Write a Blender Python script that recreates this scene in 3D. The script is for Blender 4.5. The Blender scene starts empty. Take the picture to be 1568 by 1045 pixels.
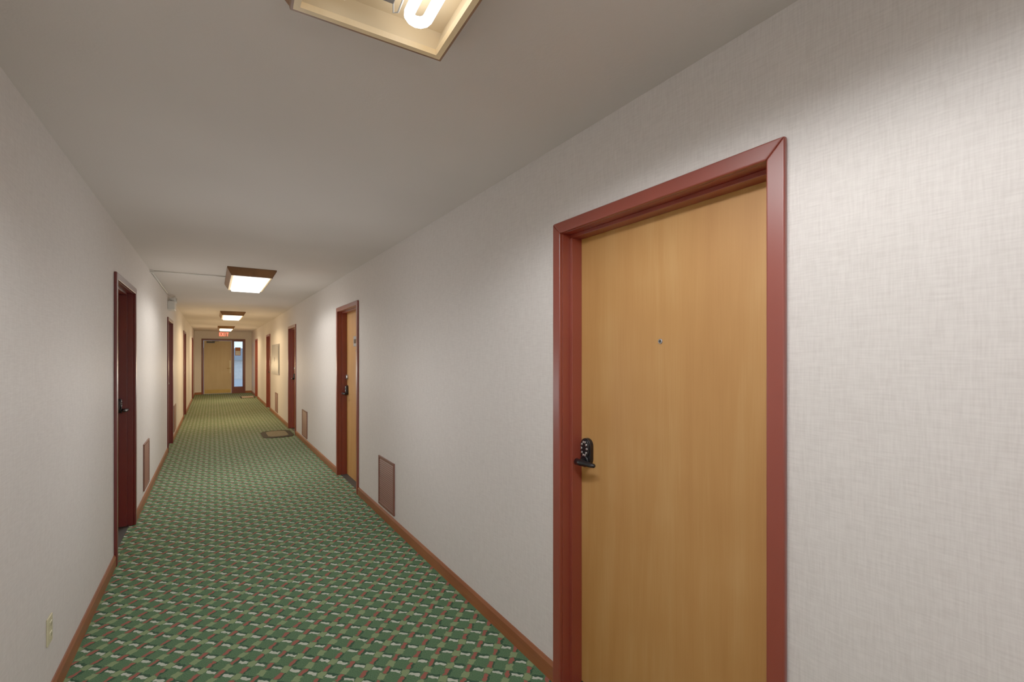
import bpy, bmesh, math
from mathutils import Vector, Matrix

# ------------------------------------------------------------------ constants
XL, XR = -0.585, 1.31
YB, YE = -8.0, 21.3
H = 2.44
TH = 0.22
CX = (XL + XR) / 2

scene = bpy.context.scene
scene.view_settings.view_transform = 'Standard'
scene.view_settings.look = 'None'
scene.view_settings.exposure = 0.30
scene.view_settings.gamma = 1.45

def lin(r, g, b):
    def f(c):
        c /= 255.0
        return c / 12.92 if c <= 0.04045 else ((c + 0.055) / 1.055) ** 2.4
    return (f(r), f(g), f(b), 1.0)

# ------------------------------------------------------------------ node helpers
class NT:
    def __init__(self, name):
        self.m = bpy.data.materials.new(name)
        self.m.use_nodes = True
        self.t = self.m.node_tree
        self.b = self.t.nodes['Principled BSDF']
    def n(self, typ, **kw):
        nd = self.t.nodes.new(typ)
        for k, v in kw.items():
            setattr(nd, k, v)
        return nd
    def link(self, a, b):
        self.t.links.new(a, b)
    def put(self, sock, v):
        if isinstance(v, (int, float)):
            sock.default_value = v
        elif isinstance(v, (tuple, list)):
            sock.default_value = v
        else:
            self.link(v, sock)
    def math(self, op, a, b=None, c=None):
        nd = self.n('ShaderNodeMath', operation=op)
        self.put(nd.inputs[0], a)
        if b is not None: self.put(nd.inputs[1], b)
        if c is not None: self.put(nd.inputs[2], c)
        return nd.outputs[0]
    def mix(self, fac, a, b, mode='MIX'):
        nd = self.n('ShaderNodeMix', data_type='RGBA', blend_type=mode)
        self.put(nd.inputs[0], fac)
        self.put(nd.inputs[6], a)
        self.put(nd.inputs[7], b)
        return nd.outputs[2]
    def coords(self):
        tc = self.n('ShaderNodeTexCoord')
        return tc.outputs['Object']
    def scaled(self, vec, s):
        nd = self.n('ShaderNodeMapping')
        nd.inputs['Scale'].default_value = s
        self.link(vec, nd.inputs['Vector'])
        return nd.outputs[0]
    def noise(self, vec, scale=1.0, detail=3.0, rough=0.5, dist=0.0):
        nd = self.n('ShaderNodeTexNoise')
        nd.inputs['Scale'].default_value = scale
        nd.inputs['Detail'].default_value = detail
        nd.inputs['Roughness'].default_value = rough
        nd.inputs['Distortion'].default_value = dist
        self.link(vec, nd.inputs['Vector'])
        return nd.outputs['Fac']
    def ramp(self, fac, stops):
        nd = self.n('ShaderNodeValToRGB')
        cr = nd.color_ramp
        cr.elements[0].position, cr.elements[0].color = stops[0]
        cr.elements[1].position, cr.elements[1].color = stops[1]
        for p, c in stops[2:]:
            e = cr.elements.new(p); e.color = c
        self.link(fac, nd.inputs[0])
        return nd.outputs[0]
    def bump(self, h, strength, dist=0.002):
        nd = self.n('ShaderNodeBump')
        nd.inputs['Strength'].default_value = strength
        nd.inputs['Distance'].default_value = dist
        self.link(h, nd.inputs['Height'])
        self.link(nd.outputs[0], self.b.inputs['Normal'])

def simple(name, col, rough=0.5, metal=0.0, var=0.06, scale=8.0, bump=0.0, spec=0.5):
    m = NT(name)
    v = m.coords()
    nz = m.noise(v, scale, 2.0)
    c2 = tuple(min(1, c * (1 + var)) for c in col[:3]) + (1,)
    c1 = tuple(c * (1 - var) for c in col[:3]) + (1,)
    m.link(m.ramp(nz, [(0.3, c1), (0.7, c2)]), m.b.inputs['Base Color'])
    m.b.inputs['Roughness'].default_value = rough
    m.b.inputs['Metallic'].default_value = metal
    m.b.inputs['Specular IOR Level'].default_value = spec
    if bump > 0:
        m.bump(m.noise(v, scale * 30, 2.0), bump, 0.001)
    return m.m

def emis(name, col, strength):
    m = NT(name)
    m.b.inputs['Base Color'].default_value = (0.8, 0.8, 0.8, 1)
    m.b.inputs['Emission Color'].default_value = col
    m.b.inputs['Emission Strength'].default_value = strength
    m.b.inputs['Roughness'].default_value = 0.4
    return m.m

# ------------------------------------------------------------------ materials
def mat_wallpaper():
    m = NT('wallpaper_linen')
    v = m.coords()
    a = m.noise(m.scaled(v, (20, 20, 230)), 1.0, 1.0, 0.6)
    b = m.noise(m.scaled(v, (230, 230, 20)), 1.0, 1.0, 0.6)
    s = m.math('ADD', m.math('MULTIPLY', a, 0.5), m.math('MULTIPLY', b, 0.5))
    c = m.ramp(s, [(0.32, lin(206, 199, 194)), (0.66, lin(222, 216, 211))])
    m.link(c, m.b.inputs['Base Color'])
    m.b.inputs['Roughness'].default_value = 0.6
    m.b.inputs['Specular IOR Level'].default_value = 0.3
    m.bump(s, 0.30, 0.0014)
    return m.m

def mat_ceiling():
    m = NT('ceiling_paint')
    v = m.coords()
    a = m.noise(v, 110, 1.0, 0.6)
    big = m.noise(v, 1.3, 1.0)
    c = m.ramp(big, [(0.3, lin(200, 191, 184)), (0.7, lin(207, 198, 191))])
    m.link(c, m.b.inputs['Base Color'])
    m.b.inputs['Roughness'].default_value = 0.85
    m.bump(a, 0.25, 0.002)
    return m.m

def mat_carpet():
    m = NT('carpet_woven')
    v = m.coords()
    wob = m.n('ShaderNodeTexNoise'); wob.inputs['Scale'].default_value = 55; wob.inputs['Detail'].default_value = 0
    m.link(v, wob.inputs['Vector'])
    vm = m.n('ShaderNodeVectorMath', operation='SCALE')
    m.link(wob.outputs['Color'], vm.inputs[0]); vm.inputs['Scale'].default_value = 0.016
    va = m.n('ShaderNodeVectorMath', operation='ADD')
    m.link(v, va.inputs[0]); m.link(vm.outputs[0], va.inputs[1])
    sep = m.n('ShaderNodeSeparateXYZ'); m.link(va.outputs[0], sep.inputs[0])
    X, Y = sep.outputs[0], sep.outputs[1]
    P = 0.094
    k = 1 / (math.sqrt(2) * P)
    U = m.math('MULTIPLY', m.math('SUBTRACT', X, Y), k)
    V = m.math('MULTIPLY', m.math('ADD', X, Y), k)
    # half-step shift of every second column of the red yarn (basket weave)
    par = m.math('MULTIPLY', m.math('FLOORED_MODULO', m.math('FLOOR', m.math('ADD', U, 0.5)), 2.0), 0.5)
    VR = m.math('ADD', V, par)
    def dash(ou, ov, hu, hv, VV=None):
        VV = VV if VV is not None else V
        fu = m.math('ABSOLUTE', m.math('SUBTRACT', m.math('FRACT', m.math('ADD', U, ou)), 0.5))
        fv = m.math('ABSOLUTE', m.math('SUBTRACT', m.math('FRACT', m.math('ADD', VV, ov)), 0.5))
        su = m.n('ShaderNodeMapRange'); su.inputs[1].default_value = hu; su.inputs[2].default_value = hu - 0.03
        sv = m.n('ShaderNodeMapRange'); sv.inputs[1].default_value = hv; sv.inputs[2].default_value = hv - 0.03
        m.link(fu, su.inputs[0]); m.link(fv, sv.inputs[0])
        return m.math('MULTIPLY', su.outputs[0], sv.outputs[0])
    light = dash(0.0, 0.0, 0.28, 0.095)
    red = dash(0.5, 0.5, 0.115, 0.27, VR)
    lg = dash(0.5, 0.0, 0.20, 0.22, VR)
    shade_l = dash(0.0, 0.85, 0.32, 0.08)  # dark green shadow painted beside each light dash
    shade_r = dash(0.34, 0.5, 0.07, 0.26, VR)  # same painted shadow beside each red dash
    nz = m.noise(v, 240, 1.0, 0.7)
    base = m.ramp(nz, [(0.3, lin(46, 78, 54)), (0.7, lin(80, 112, 76))])
    base = m.mix(m.math('MULTIPLY', lg, 0.7), base, lin(126, 144, 96))
    base = m.mix(m.math('MULTIPLY', m.math('MAXIMUM', shade_l, shade_r), 0.75), base, lin(24, 48, 40))
    c = m.mix(m.math('MULTIPLY', red, 0.92), base, lin(140, 68, 60))
    c = m.mix(m.math('MULTIPLY', light, 0.85), c, lin(190, 196, 180))
    m.link(c, m.b.inputs['Base Color'])
    m.b.inputs['Roughness'].default_value = 0.95
    m.b.inputs['Specular IOR Level'].default_value = 0.1
    m.bump(nz, 0.4, 0.003)
    return m.m

def mat_wood(name, c1, c2, c3, rough=0.38, vertical=True):
    m = NT(name)
    v = m.coords()
    s = (11, 11, 0.9) if vertical else (1.1, 1.1, 16)
    s2 = (190, 190, 5) if vertical else (8, 8, 190)
    a = m.noise(m.scaled(v, s), 1.0, 3.0, 0.55, 0.6)
    b = m.noise(m.scaled(v, s2), 1.0, 1.0, 0.6)
    blot = m.noise(v, 3.2, 2.0)
    f = m.math('ADD', m.math('MULTIPLY', a, 0.55), m.math('ADD', m.math('MULTIPLY', b, 0.15), m.math('MULTIPLY', blot, 0.30)))
    c = m.ramp(f, [(0.30, c1), (0.5, c2), (0.70, c3)])
    m.link(c, m.b.inputs['Base Color'])
    m.b.inputs['Roughness'].default_value = rough
    m.b.inputs['Specular IOR Level'].default_value = 0.35
    return m.m

M_WALL = mat_wallpaper()
M_CEIL = mat_ceiling()
M_CARPET = mat_carpet()
M_DOOR = mat_wood('door_veneer', lin(166, 108, 50), lin(178, 121, 60), lin(192, 138, 76), 0.55)
M_DOORTAN = mat_wood('painted_tan_door', lin(176, 156, 118), lin(182, 162, 124), lin(188, 168, 130), 0.5)
M_FRAME = simple('maroon_frame_paint', lin(122, 46, 34), 0.36, var=0.05, scale=5)
M_FRAMED = simple('maroon_dark_paint', lin(86, 20, 20), 0.38, var=0.05, scale=5)
M_BASE = mat_wood('baseboard_wood', lin(112, 56, 30), lin(132, 70, 40), lin(148, 84, 48), 0.4, False)
M_VENT = simple('grille_brown_metal', lin(104, 54, 42), 0.45, var=0.05)
M_VENTD = simple('grille_painted_shade', lin(52, 28, 24), 0.8)  # flat dark sheet, painted as the shade behind the louvers
M_FIXWOOD = mat_wood('fixture_wood', lin(104, 66, 38), lin(122, 80, 48), lin(136, 92, 56), 0.4)
M_RIM = mat_wood('fixture_rim_wood', lin(236, 204, 146), lin(242, 212, 158), lin(246, 218, 168), 0.4)
M_REFL = simple('white_reflector_enamel', lin(214, 192, 152), 0.35, var=0.02)
M_BALLAST = simple('ballast_cover_grey', lin(120, 114, 110), 0.3, metal=0.3)
M_BLACK = simple('lock_black_metal', lin(28, 28, 31), 0.28, metal=0.6)
M_SILVER = simple('brushed_steel', lin(190, 190, 192), 0.25, metal=0.9)
M_BRASS = simple('brass', lin(166, 138, 76), 0.4, metal=0.6)
M_IVORY = simple('ivory_plastic', lin(206, 198, 156), 0.35)
M_WHITEPL = simple('white_plastic', lin(215, 212, 204), 0.4)
M_DARK = simple('dark_slot', lin(30, 28, 26), 0.6)
M_PANEL = simple('grey_panel_paint', lin(142, 140, 138), 0.4, metal=0.1)
M_MAT = simple('mat_coir', lin(104, 92, 62), 0.95, var=0.2, scale=40, bump=0.6)
M_MATB = simple('mat_rubber_border', lin(22, 17, 13), 0.85, spec=0.2)
M_MATP = simple('mat_beige_weave', lin(150, 132, 112), 0.95, var=0.2, scale=50, bump=0.5)
M_CONC = simple('outdoor_concrete', lin(200, 198, 196), 0.9, var=0.1)
M_BRICK = simple('outdoor_brick', lin(168, 104, 74), 0.9, var=0.15)

# ------------------------------------------------------------------ mesh builder
class MB:
    def __init__(self):
        self.bm = bmesh.new(); self.mats = []
    def mi(self, mat):
        if mat not in self.mats: self.mats.append(mat)
        return self.mats.index(mat)
    def box(self, a, b, mat):
        x0, y0, z0 = a; x1, y1, z1 = b
        x0, x1 = min(x0, x1), max(x0, x1); y0, y1 = min(y0, y1), max(y0, y1); z0, z1 = min(z0, z1), max(z0, z1)
        vs = [self.bm.verts.new(p) for p in [(x0,y0,z0),(x1,y0,z0),(x1,y1,z0),(x0,y1,z0),(x0,y0,z1),(x1,y0,z1),(x1,y1,z1),(x0,y1,z1)]]
        k = self.mi(mat)
        for f in [(0,3,2,1),(4,5,6,7),(0,1,5,4),(1,2,6,5),(2,3,7,6),(3,0,4,7)]:
            fc = self.bm.faces.new([vs[i] for i in f]); fc.material_index = k
        return self
    def hexa(self, pts, mat):
        vs = [self.bm.verts.new(p) for p in pts]; k = self.mi(mat)
        for f in [(0,3,2,1),(4,5,6,7),(0,1,5,4),(1,2,6,5),(2,3,7,6),(3,0,4,7)]:
            fc = self.bm.faces.new([vs[i] for i in f]); fc.material_index = k
    def prism(self, pa, pb, mat):
        k = self.mi(mat)
        a = [self.bm.verts.new(p) for p in pa]
        b = [self.bm.verts.new(p) for p in pb]
        fs = [self.bm.faces.new(a), self.bm.faces.new(b[::-1])]
        n = len(pa)
        for i in range(n):
            fs.append(self.bm.faces.new([a[i], b[i], b[(i+1) % n], a[(i+1) % n]]))
        for f in fs: f.material_index = k
    def prism_xz(self, poly, y0, y1, mat):
        self.prism([(x, y0, z) for x, z in poly], [(x, y1, z) for x, z in poly], mat)
    def prism_xy(self, poly, z0, z1, mat):
        self.prism([(x, y, z0) for x, y in poly], [(x, y, z1) for x, y in poly], mat)
    def tube(self, pts, rads, mat, seg=20, cap=True):
        k = self.mi(mat); pts = [Vector(p) for p in pts]
        if isinstance(rads, (int, float)): rads = [rads] * len(pts)
        rings = []; prev = None
        for i, p in enumerate(pts):
            if i == 0: d = pts[1] - pts[0]
            elif i == len(pts) - 1: d = pts[-1] - pts[-2]
            else: d = (pts[i+1] - pts[i-1])
            d.normalize()
            if prev is None:
                u = d.orthogonal().normalized()
            else:
                u = (prev - d * prev.dot(d)).normalized()
            prev = u; w = d.cross(u)
            rings.append([self.bm.verts.new(p + (u * math.cos(t) + w * math.sin(t)) * rads[i]) for t in [2*math.pi*j/seg for j in range(seg)]])
        for i in range(len(rings) - 1):
            for j in range(seg):
                f = self.bm.faces.new([rings[i][j], rings[i][(j+1) % seg], rings[i+1][(j+1) % seg], rings[i+1][j]])
                f.material_index = k; f.smooth = True
        if cap:
            f = self.bm.faces.new(rings[0][::-1]); f.material_index = k
            f = self.bm.faces.new(rings[-1]); f.material_index = k
    def obj(self, name, parent=None, bevel=0.0, seg=2):
        bmesh.ops.recalc_face_normals(self.bm, faces=self.bm.faces)
        me = bpy.data.meshes.new(name); self.bm.to_mesh(me); self.bm.free()
        for m in self.mats: me.materials.append(m)
        o = bpy.data.objects.new(name, me); scene.collection.objects.link(o)
        if parent: o.parent = parent
        if bevel > 0:
            md = o.modifiers.new('bevel', 'BEVEL'); md.width = bevel; md.segments = seg
            md.limit_method = 'ANGLE'; md.angle_limit = math.radians(40)
        return o

def empty(name, loc, rz=0.0):
    e = bpy.data.objects.new(name, None); scene.collection.objects.link(e)
    e.location = loc; e.rotation_euler = (0, 0, rz); e.empty_display_size = 0.2
    return e

RR, RL = -math.pi / 2, math.pi / 2   # local +y goes into wall

# ------------------------------------------------------------------ layout
HALF = 0.505
OPEN = 0.485
OH = 2.065
right_doors = [1.146, 5.53, 9.94, 14.55, 18.75, -3.2]
left_doors = [4.745, 9.25, 13.8, 18.95, 0.2 - 1.6, -5.6]

def side_wall(name, x_in, sgn, doors):
    mb = MB(); xo = x_in + sgn * TH; xb = x_in + sgn * 0.165
    y = YB - TH
    for d in sorted(doors):
        mb.box((x_in, y, 0), (xo, d - OPEN, H), M_WALL)
        mb.box((x_in, d - OPEN, OH), (xo, d + OPEN, H), M_WALL)
        mb.box((xb, d - OPEN, 0), (xo, d + OPEN, OH), M_WALL)  # added unseen panel behind each leaf, blocks light from outside
        y = d + OPEN
    mb.box((x_in, y, 0), (xo, YE + TH, H), M_WALL)
    return mb.obj(name)

side_wall('wall_right', XR, 1, right_doors)
side_wall('wall_left', XL, -1, left_doors)

mb = MB(); mb.box((XL - TH, YB - TH, -0.1), (XR + TH, YE + TH, 0), M_CARPET); mb.obj('floor')
mb = MB(); mb.box((XL - TH, YB - TH, H), (XR + TH, YE + TH, H + 0.1), M_CEIL); mb.obj('ceiling')
mb = MB(); mb.box((XL, YB - TH, 0), (XR, YB, H), M_WALL); mb.obj('wall_back')
EX0, EX1, EZ = -0.33, 1.05, 2.11
mb = MB()
mb.box((XL, YE, 0), (EX0, YE + TH, H), M_WALL)
mb.box((EX1, YE, 0), (XR, YE + TH, H), M_WALL)
mb.box((EX0, YE, EZ), (EX1, YE + TH, H), M_WALL)
mb.obj('wall_end')

# baseboards
BH, BT = 0.085, 0.013
def bb_profile(mb, x_in, sgn, y0, y1):
    a = x_in; b = x_in - sgn * BT; c = x_in - sgn * BT * 0.45
    mb.box((a, y0, 0), (b, y1, BH * 0.82), M_BASE)
    z0, z1 = BH * 0.82, BH
    mb.hexa([(a,y0,z0),(b,y0,z0),(b,y1,z0),(a,y1,z0),(a,y0,z1),(c,y0,z1),(c,y1,z1),(a,y1,z1)], M_BASE)
def baseboard(name, x_in, sgn, doors):
    mb = MB(); y = YB
    for d in sorted(doors):
        bb_profile(mb, x_in, sgn, y, d - HALF); y = d + HALF
    bb_profile(mb, x_in, sgn, y, YE)
    mb.obj(name)
baseboard('baseboard_right', XR, 1, right_doors)
baseboard('baseboard_left', XL, -1, left_doors)
mb = MB()
mb.box((XL + BT, YE - BT, 0), (EX0 - 0.03, YE, BH), M_BASE)
mb.box((EX1 + 0.03, YE - BT, 0), (XR - BT, YE, BH), M_BASE)
mb.obj('baseboard_end')
mb = MB(); mb.box((XL + BT, YB, 0), (XR - BT, YB + BT, BH), M_BASE); mb.obj('baseboard_back')

# ------------------------------------------------------------------ lockset
def keypad_lock(parent, lx, ly, z, direction=1, deadbolt=False):
    mb = MB()
    def stadium(w, h, n=14):
        r = w / 2; pts = []
        for i in range(n + 1):
            t = math.pi * i / n; pts.append((r * math.cos(t), (h / 2 - r) + r * math.sin(t)))
        for i in range(n + 1):
            t = math.pi + math.pi * i / n; pts.append((r * math.cos(t), -(h / 2 - r) + r * math.sin(t)))
        return pts
    mb.prism_xz([(lx + a, z + 0.006 + b) for a, b in stadium(0.064, 0.122)], ly - 0.020, ly + 0.001, M_BLACK)
    mb.prism_xz([(lx + a, z + 0.022 + b) for a, b in stadium(0.054, 0.080)], ly - 0.026, ly - 0.018, M_BLACK)
    mb.obj('keypad_housing', parent, 0.003, 3)
    mb = MB()
    for i in range(10):
        t = math.pi / 2 + math.pi * 2 * (i + 0.5) / 10
        px = lx + 0.0175 * math.cos(t); pz = z + 0.022 + 0.030 * math.sin(t)
        mb.tube([(px, ly - 0.025, pz), (px, ly - 0.0295, pz), (px, ly - 0.030, pz)], [0.0056, 0.0056, 0.0038], M_SILVER, 12)
    mb.obj('keypad_buttons', parent)
    mb = MB()
    zl = z - 0.034
    mb.tube([(lx, ly - 0.019, zl), (lx, ly - 0.028, zl), (lx, ly - 0.030, zl)], [0.026, 0.026, 0.021], M_BLACK, 28)
    mb.tube([(lx, ly - 0.028, zl), (lx, ly - 0.056, zl)], 0.012, M_BLACK, 18)
    d = direction
    mb.tube([(lx - d * 0.016, ly - 0.060, zl), (lx - d*0.012, ly - 0.060, zl), (lx + d * 0.02, ly - 0.062, zl), (lx + d * 0.05, ly - 0.062, zl + 0.002),
             (lx + d * 0.078, ly - 0.058, zl), (lx + d * 0.092, ly - 0.052, zl), (lx + d * 0.096, ly - 0.050, zl)],
            [0.008, 0.0155, 0.014, 0.011, 0.0105, 0.009, 0.004], M_BLACK, 18)
    mb.obj('lever_handle', parent)
    if deadbolt:
        mb = MB()
        mb.tube([(lx, ly + 0.001, z + 0.17), (lx, ly - 0.018, z + 0.17), (lx, ly - 0.022, z + 0.17)], [0.032, 0.030, 0.022], M_SILVER, 28)
        mb.box((lx - 0.002, ly - 0.024, z + 0.16), (lx + 0.002, ly - 0.0215, z + 0.18), M_DARK)
        mb.obj('deadbolt', parent, 0.001)

DEP = 0.10
def door(n, xw, yc, rz, lock_side, sign=False, deadbolt=False, frame_mat=M_FRAME):
    e = empty('door_%d' % n, (xw, yc, 0), rz)
    mb = MB(); C = 0.050; o = HALF; i = HALF - C; ho = 2.085; hi = 2.035; y0, y1 = -0.018, 0.0
    mb.prism_xz([(-o, 0), (-i, 0), (-i, hi), (-o, ho)], y0, y1, frame_mat)
    mb.prism_xz([(o, 0), (i, 0), (i, hi), (o, ho)], y0, y1, frame_mat)
    mb.prism_xz([(-o, ho), (-i, hi), (i, hi), (o, ho)], y0, y1, frame_mat)
    mb.obj('frame_casing', e, 0.005, 3)
    mb = MB()
    for s in (-1, 1):
        mb.box((s * (OPEN - 0.001), 0, 0), (s * i, 0.160, hi), frame_mat)
        mb.box((s * i, 0.042, 0), (s * (i - 0.016), DEP - 0.001, hi - 0.016), frame_mat)
    mb.box((-OPEN + 0.001, 0, hi), (OPEN - 0.001, 0.160, OH - 0.001), frame_mat)
    mb.box((-i, 0.042, hi), (i, DEP - 0.001, hi - 0.016), frame_mat)
    mb.obj('frame_jamb', e, 0.002, 2)
    mb = MB(); mb.box((-i + 0.003, DEP, 0.008), (i - 0.003, DEP + 0.044, hi - 0.004), M_DOOR)
    mb.obj('leaf', e, 0.001, 1)
    keypad_lock(e, lock_side * 0.395, DEP, 1.055, -lock_side, deadbolt)
    mb = MB()
    mb.tube([(0, DEP + 0.001, 1.544), (0, DEP - 0.003, 1.544), (0, DEP - 0.004, 1.544)], [0.010, 0.010, 0.008], M_SILVER, 20)
    mb.tube([(0, DEP - 0.0035, 1.544), (0, DEP - 0.0045, 1.544)], 0.0055, M_DARK, 16)
    mb.obj('peephole', e)
    if sign:
        mb = MB(); mb.box((-0.10, DEP - 0.006, 1.60), (0.10, DEP, 1.72), M_PANEL)
        mb.box((-0.07, DEP - 0.008, 1.635), (0.07, DEP - 0.005, 1.685), M_BLACK)
        mb.obj('number_plate', e, 0.002)
    mb = MB(); mb.box((-i, 0.03, 0), (i, 0.15, 0.007), M_DARK); mb.obj('threshold', e)
    return e

n = 1
for k, yc in enumerate(right_doors):
    door(n, XR, yc, RR, -1, sign=(k in (1, 2)), deadbolt=(k in (1, 2, 3))); n += 1
for yc in left_doors:
    door(n, XL, yc, RL, 1, frame_mat=M_FRAMED); n += 1

# ------------------------------------------------------------------ end door with sidelight
e = empty('door_%d' % n, (0, YE, 0), 0)
mb = MB()
y1 = 0.12
mb.box((-0.37, -0.02, 0), (-0.31, 0.0, 2.15), M_FRAMED); mb.box((1.03, -0.02, 0), (1.09, 0, 2.15), M_FRAMED)
mb.box((-0.31, -0.02, 2.09), (1.03, 0, 2.15), M_FRAMED)
mb.box((-0.329, 0, 0), (-0.30, y1, 2.10), M_FRAMED); mb.box((1.02, 0, 0), (1.049, y1, 2.10), M_FRAMED)
mb.box((-0.30, 0, 2.08), (1.02, y1, 2.109), M_FRAMED)
mb.box((0.625, -0.01, 0), (0.685, y1, 2.08), M_FRAMED)
mb.obj('frame', e, 0.002)
mb = MB(); mb.box((-0.297, 0.03, 0.01), (0.622, 0.075, 2.077), M_DOORTAN); mb.obj('leaf', e, 0.001)
mb = MB(); mb.box((-0.26, 0.026, 0.03), (0.585, 0.031, 0.17), M_BRASS); mb.obj('kick_plate', e)
mb = MB()
mb.box((-0.20, -0.03, 1.98), (0.06, 0.03, 2.04), M_BLACK)
mb.box((-0.02, -0.045, 2.045), (0.20, -0.03, 2.06), M_BLACK)
mb.obj('door_closer', e, 0.003)
mb = MB(); mb.box((0.55, 0.018, 0.80), (0.60, 0.03, 1.30), M_IVORY)
mb.tube([(0.575, 0.02, 1.0), (0.575, -0.03, 1.0)], 0.01, M_BRASS, 12)
mb.tube([(0.58, -0.03, 1.0), (0.46, -0.03, 1.0)], 0.009, M_BRASS, 12)
mb.obj('lever', e, 0.001)

e = empty('window_1', (0, YE, 0), 0)
mb = MB(); mb.box((0.686, 0.03, 0), (1.019, 0.09, 0.26), M_FRAMED)
mb.box((0.686, 0.03, 0.26), (0.71, 0.09, 2.079), M_FRAMED); mb.box((0.995, 0.03, 0.26), (1.019, 0.09, 2.079), M_FRAMED)
mb.box((0.71, 0.03, 2.05), (0.995, 0.09, 2.079), M_FRAMED)
mb.obj('sash', e, 0.002)
g = NT('window_glass'); g.b.inputs['Transmission Weight'].default_value = 1.0; g.b.inputs['Roughness'].default_value = 0.0
g.b.inputs['IOR'].default_value = 1.02; g.b.inputs['Base Color'].default_value = (0.93, 0.97, 1, 1)
mb = MB(); mb.box((0.71, 0.055, 0.26), (0.995, 0.061, 2.05), g.m); mb.obj('pane', e)
mb = MB(); mb.box((0.74, 0.048, 1.50), (0.93, 0.054, 1.82), M_BRICK); mb.box((0.755, 0.046, 1.52), (0.915, 0.05, 1.68), M_WHITEPL); mb.obj('paper_notice', e)

# outdoors
mb = MB(); mb.box((-8, YE + TH, -0.15), (12, YE + 22, -0.03), M_CONC); mb.obj('ground_outside')
mb = MB()
mb.box((-3, YE + 14, -0.03), (9, YE + 18, 1.2), M_CONC)
mb.hexa([(-3.4, YE+13.6, 1.2), (9.4, YE+13.6, 1.2), (9.4, YE+18.4, 1.2), (-3.4, YE+18.4, 1.2), (-3.4, YE+15.5, 2.0), (9.4, YE+15.5, 2.0), (9.4, YE+16.5, 2.0), (-3.4, YE+16.5, 2.0)], M_PANEL)
mb.obj('building_outside')

# ------------------------------------------------------------------ grilles
def grille(y0, y1, z0, z1, x, rz):
    w = y1 - y0; h = z1 - z0
    e = empty('ventilation_grille', (x, (y0 + y1) / 2, (z0 + z1) / 2), rz)
    mb = MB(); b = 0.022
    mb.box((-w/2, -0.012, -h/2), (-w/2 + b, 0, h/2), M_VENT); mb.box((w/2 - b, -0.012, -h/2), (w/2, 0, h/2), M_VENT)
    mb.box((-w/2 + b, -0.012, h/2 - b), (w/2 - b, 0, h/2), M_VENT); mb.box((-w/2 + b, -0.012, -h/2), (w/2 - b, 0, -h/2 + b), M_VENT)
    mb.obj('frame', e, 0.002)
    mb = MB(); mb.box((-w/2 + b, -0.002, -h/2 + b), (w/2 - b, 0, h/2 - b), M_VENTD); mb.obj('backing', e)
    mb = MB(); k = 22; hh = h - 2 * b
    for i in range(k):
        zc = -h/2 + b + hh * (i + 0.5) / k; t = hh / k
        mb.hexa([(-w/2+b, -0.0095, zc - t*0.55), (w/2-b, -0.0095, zc - t*0.55), (w/2-b, -0.003, zc + t*0.15), (-w/2+b, -0.003, zc + t*0.15),
                 (-w/2+b, -0.0095, zc - t*0.35), (w/2-b, -0.0095, zc - t*0.35), (w/2-b, -0.003, zc + t*0.45), (-w/2+b, -0.003, zc + t*0.45)], M_VENT)
    mb.obj('louvers', e)
grille(3.86, 4.30, 0.11, 0.56, XR, RR)
grille(8.22, 8.72, 0.11, 0.56, XR, RR)
grille(12.35, 12.85, 0.11, 0.58, XR, RR)
grille(5.86, 6.30, 0.13, 0.60, XL, RL)
grille(10.1, 10.6, 0.13, 0.60, XL, RL)

# electrical panel
e = empty('electrical_panel', (XR, 12.75, 1.40), RR)
mb = MB(); mb.box((-0.75, -0.02, -0.37), (0.75, 0, 0.37), M_PANEL); mb.obj('trim_plate', e, 0.004)
mb = MB(); mb.box((-0.70, -0.028, -0.33), (-0.005, -0.02, 0.33), M_PANEL); mb.box((0.005, -0.028, -0.33), (0.70, -0.02, 0.33), M_PANEL)
mb.obj('panel_doors', e, 0.003)
mb = MB(); mb.box((-0.05, -0.033, -0.05), (-0.02, -0.028, 0.05), M_BLACK); mb.obj('latch', e, 0.001)

# ------------------------------------------------------------------ outlet
e = empty('wall_outlet', (XL, 2.71, 0.325), RL)
mb = MB(); mb.box((-0.036, -0.006, -0.058), (0.036, 0, 0.058), M_IVORY); mb.obj('cover_plate', e, 0.003, 3)
mb = MB()
for s in (-1, 1):
    mb.box((-0.017, -0.009, s*0.022 - 0.014), (0.017, -0.005, s*0.022 + 0.014), M_IVORY)
mb.obj('receptacles', e, 0.003)
mb = MB()
for s in (-1, 1):
    mb.box((-0.008, -0.0095, s*0.022 - 0.003), (-0.006, -0.0085, s*0.022 + 0.007), M_DARK)
    mb.box((0.006, -0.0095, s*0.022 - 0.003), (0.008, -0.0085, s*0.022 + 0.007), M_DARK)
mb.obj('slots', e)

# ------------------------------------------------------------------ lights
def spot(parent, loc, col, watts):
    l = bpy.data.lights.new('lamp_output', 'SPOT'); l.energy = watts; l.color = col[:3]
    l.spot_size = math.radians(166); l.spot_blend = 0.35; l.shadow_soft_size = 0.04
    o = bpy.data.objects.new('lamp_output', l); scene.collection.objects.link(o); o.parent = parent; o.location = loc
    return o
def fill(y, z, col, watts, x=CX):  # added unseen fill light in mid-air, evens out the corridor
    l = bpy.data.lights.new('fill_light', 'POINT'); l.energy = watts; l.color = col[:3]; l.shadow_soft_size = 0.12
    o = bpy.data.objects.new('fill_light', l); scene.collection.objects.link(o); o.location = (x, y, z)

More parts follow.
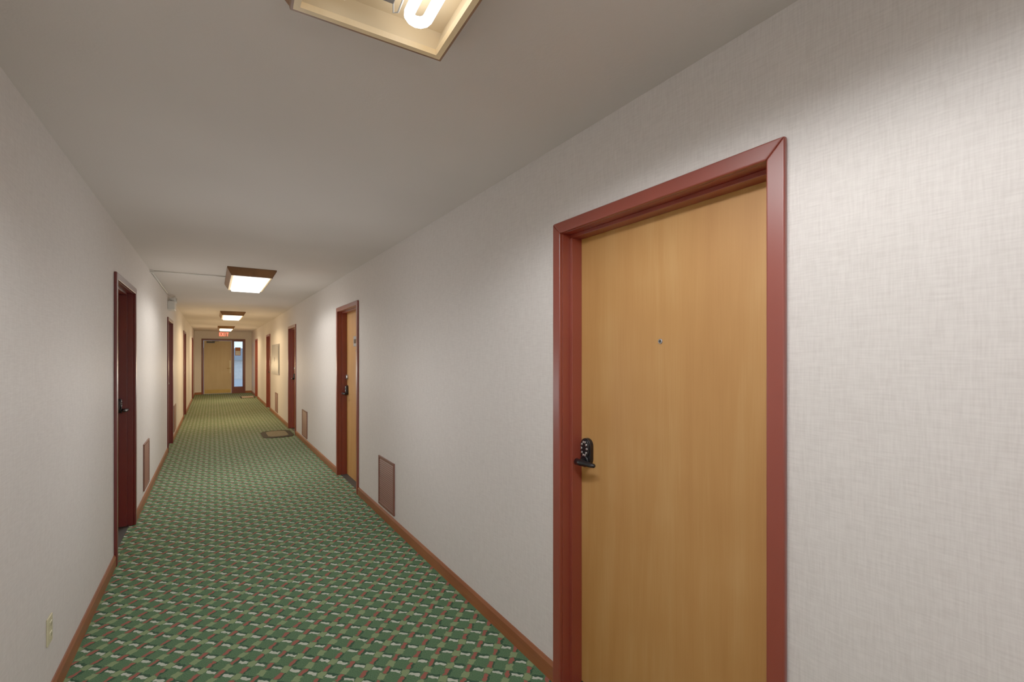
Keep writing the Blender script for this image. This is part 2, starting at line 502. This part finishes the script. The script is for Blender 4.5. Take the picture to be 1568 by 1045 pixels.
def fixture(yc, mat_em, col, watts, is_open=False, mat_dim=None, xc=CX, rot=0.0):
    e = empty('ceiling_light_fixture', (xc, yc, H), rot)
    def loop(bm, w, l, z): return [bm.verts.new(p) for p in [(-w/2, -l/2, z), (w/2, -l/2, z), (w/2, l/2, z), (-w/2, l/2, z)]]
    def skin(mb, loops, mats):
        ls = [loop(mb.bm, *a) for a in loops]
        for i in range(len(ls) - 1):
            k = mb.mi(mats[i])
            for j in range(4):
                f = mb.bm.faces.new([ls[i][j], ls[i][(j+1) % 4], ls[i+1][(j+1) % 4], ls[i+1][j]]); f.material_index = k
        return ls
    D = -0.088
    mb = MB()
    skin(mb, [(0.470, 1.38, 0), (0.470, 1.38, -0.016), (0.402, 1.312, D + 0.010), (0.398, 1.308, D), (0.386, 1.296, D), (0.356, 1.266, D), (0.350, 1.260, D + 0.014), (0.40, 1.29, -0.004), (0.470, 1.38, 0)],
         [M_FIXWOOD, M_FIXWOOD, M_FIXWOOD, M_FIXWOOD, M_RIM, M_RIM, M_REFL, M_REFL])
    mb.obj('wood_frame', e)
    mb = MB(); mb.box((-0.20, -0.645, -0.012), (0.20, 0.645, -0.004), M_REFL); mb.obj('reflector_pan', e)
    if not is_open:
        mb = MB()
        mb.hexa([(-0.158, -0.610, D - 0.022), (0.158, -0.610, D - 0.022), (0.158, 0.610, D - 0.022), (-0.158, 0.610, D - 0.022),
                 (-0.172, -0.627, D + 0.010), (0.172, -0.627, D + 0.010), (0.172, 0.627, D + 0.010), (-0.172, 0.627, D + 0.010)], mat_em)
        mb.obj('diffuser', e)
    else:
        for idx, (xa, mm) in enumerate([(-0.100, mat_dim), (0.095, mat_em)]):
            mb = MB(); r = 0.0135; zt = -0.062; s = 0.0245; yt = 0.545
            pts = [(xa - s, -0.55, zt), (xa - s, yt, zt)]
            for i in range(1, 6):
                t = math.pi * i / 6
                pts.append((xa - s * math.cos(t), yt + s * math.sin(t), zt))
            pts += [(xa + s, yt, zt), (xa + s, -0.55, zt)]
            mb.tube(pts, r, mm, 14); mb.obj('twin_tube_lamp_%d' % (idx + 1), e)
            mb = MB(); mb.box((xa - 0.05, -0.60, -0.086), (xa + 0.05, -0.545, -0.011), M_WHITEPL)
            mb.box((xa - 0.045, 0.45, -0.045), (xa + 0.045, 0.465, -0.011), M_WHITEPL)
            mb.obj('lamp_holder_%d' % (idx + 1), e, 0.002)
        mb = MB()
        mb.hexa([(-0.030, -0.6, -0.055), (0.030, -0.6, -0.055), (0.030, 0.55, -0.055), (-0.030, 0.55, -0.055),
                 (-0.045, -0.6, -0.011), (0.045, -0.6, -0.011), (0.045, 0.55, -0.011), (-0.045, 0.55, -0.011)], M_BALLAST)
        mb.obj('ballast_cover', e, 0.002)
        mb = MB()
        mb.tube([(0.03, 0.55, -0.03), (0.040, 0.585, -0.05), (0.045, 0.56, -0.062), (0.052, 0.53, -0.04), (0.050, 0.48, -0.03)], 0.0025, M_WHITEPL, 8)
        mb.obj('lamp_wire', e)
    for yy in (-0.42, 0.0, 0.42):
        spot(e, (0.0, yy, -0.116), col, watts / 3)
    return e

C1 = (1.0, 0.965, 0.935); C2 = (1.0, 0.94, 0.85); C3 = (1.0, 0.64, 0.29)
E_COOL = emis('tube_lit', C1 + (1,), 3.6)
E_DIM = emis('tube_unlit_glow', (1.0, 0.95, 0.88, 1), 0.9)  # left tube, taken as unlit, given a faint added glow
E_L2 = emis('diffuser_neutral', C2 + (1,), 2.2)
E_WARM = emis('diffuser_warm', (1.0, 0.88, 0.64, 1), 1.9)
fixture(0.60, E_COOL, C1, 40, True, E_DIM, CX - 0.030, math.radians(-2.4))
fixture(6.42, E_L2, C2, 44)
fixture(12.2, E_WARM, C3, 66)
fixture(18.0, E_WARM, C3, 66)
fixture(-5.2, E_L2, C2, 36)
fill(-1.3, 1.3, C1, 7)
fill(3.2, 1.2, C1, 5.5)
fill(6.4, 1.2, C2, 7)
fill(9.3, 1.2, C2, 6)
fill(12.2, 1.2, C3, 12)
fill(15.1, 1.2, C3, 12)
fill(18.0, 1.2, C3, 14)

# conduit
e = empty('surface_conduit', (0, 0, 0), 0)
mb = MB()
mb.tube([(CX - 0.232, 6.45, H - 0.011), (XL + 0.02, 6.45, H - 0.011)], 0.008, M_WHITEPL, 10)
mb.tube([(XL + 0.012, 6.44, H - 0.011), (XL + 0.012, 8.60, H - 0.011)], 0.008, M_WHITEPL, 10)
mb.box((XL + 0.001, 6.43, H - 0.028), (XL + 0.035, 6.47, H - 0.001), M_WHITEPL)
mb.obj('conduit_run', e)

# emergency light above left door
e = empty('emergency_light', (XL, 9.0, 2.27), RL)
mb = MB(); mb.box((-0.18, -0.09, -0.065), (0.18, 0, 0.065), M_WHITEPL); mb.obj('battery_box', e, 0.01, 3)
mb = MB()
for s in (-1, 1):
    mb.tube([(s*0.12, -0.05, 0.06), (s*0.12, -0.05, 0.085)], 0.012, M_WHITEPL, 12)
    mb.tube([(s*0.12, -0.02, 0.10), (s*0.12, -0.08, 0.10), (s*0.12, -0.10, 0.10)], [0.025, 0.04, 0.046], M_WHITEPL, 20)
    mb.tube([(s*0.12, -0.1005, 0.10), (s*0.12, -0.103, 0.10)], 0.04, M_SILVER, 20)
mb.obj('lamp_heads', e)

# exit sign
e = empty('exit_sign', (CX, YE - 0.05, 2.325), 0)
mb = MB(); mb.box((-0.18, -0.03, -0.10), (0.18, 0.05, 0.10), M_WHITEPL); mb.obj('housing', e, 0.006)
red = emis('exit_red_letters', (1.0, 0.06, 0.03, 1), 2.5)
mb = MB(); yy0, yy1 = -0.036, -0.029
def bar(x0, z0, x1, z1): mb.box((x0, yy0, z0), (x1, yy1, z1), red)
t = 0.016; hz = 0.068
bar(-0.15, -hz, -0.15 + t, hz); bar(-0.134, -hz, -0.09, -hz + t); bar(-0.134, hz - t, -0.09, hz); bar(-0.134, -t/2, -0.095, t/2)
for s in (-1, 1):
    mb.hexa([(-0.04 - s*0.032 - 0.009, yy0, -hz), (-0.04 - s*0.032 + 0.009, yy0, -hz), (-0.04 - s*0.032 + 0.009, yy1, -hz), (-0.04 - s*0.032 - 0.009, yy1, -hz),
             (-0.04 + s*0.032 - 0.009, yy0, hz), (-0.04 + s*0.032 + 0.009, yy0, hz), (-0.04 + s*0.032 + 0.009, yy1, hz), (-0.04 + s*0.032 - 0.009, yy1, hz)], red)
bar(0.028, -hz, 0.044, hz)
bar(0.075, hz - t, 0.15, hz); bar(0.105, -hz, 0.121, hz - t)
mb.obj('letters', e)

# doormats
def rrect(w, l, r, n=8):
    pts = []
    for cx, cy, a0 in [(w - r, l - r, 0), (-w + r, l - r, 90), (-w + r, -l + r, 180), (w - r, -l + r, 270)]:
        for i in range(n + 1):
            a = math.radians(a0 + 90 * i / n); pts.append((cx + r * math.cos(a), cy + r * math.sin(a)))
    return pts
def doormat(x0, x1, y0, y1, top, r, b):
    e = empty('doormat', ((x0+x1)/2, (y0+y1)/2, 0), 0)
    w = (x1-x0)/2; l = (y1-y0)/2
    mb = MB(); mb.prism_xy(rrect(w, l, r), 0, 0.009, M_MATB); mb.obj('rubber_base', e, 0.003)
    mb = MB(); mb.prism_xy(rrect(w - b, l - b*1.3, max(0.01, r - 0.07)), 0.009, 0.014, top); mb.obj('pile', e, 0.003)
doormat(0.76, 1.28, 9.30, 10.20, M_MAT, 0.20, 0.09)
doormat(0.82, 1.27, 18.6, 19.4, M_MATP, 0.02, 0.04)

# ------------------------------------------------------------------ world
w = bpy.data.worlds.new('World'); scene.world = w; w.use_nodes = True
bg = w.node_tree.nodes['Background']
sky = w.node_tree.nodes.new('ShaderNodeTexSky'); sky.sky_type = 'HOSEK_WILKIE'
sky.sun_direction = (0.3, -0.5, 0.7); sky.turbidity = 4
w.node_tree.links.new(sky.outputs[0], bg.inputs[0]); bg.inputs[1].default_value = 4.5

# ------------------------------------------------------------------ camera
cam = bpy.data.cameras.new('camera'); co = bpy.data.objects.new('camera', cam); scene.collection.objects.link(co)
cam.sensor_width = 36; cam.lens = 36 * 705 / 1568
cam.clip_start = 0.02
co.location = (0, 0, 1.49)
co.rotation_euler = (math.pi / 2, 0, -math.atan(458 / 705))
cam.shift_y = 22.5 / 1568
scene.camera = co
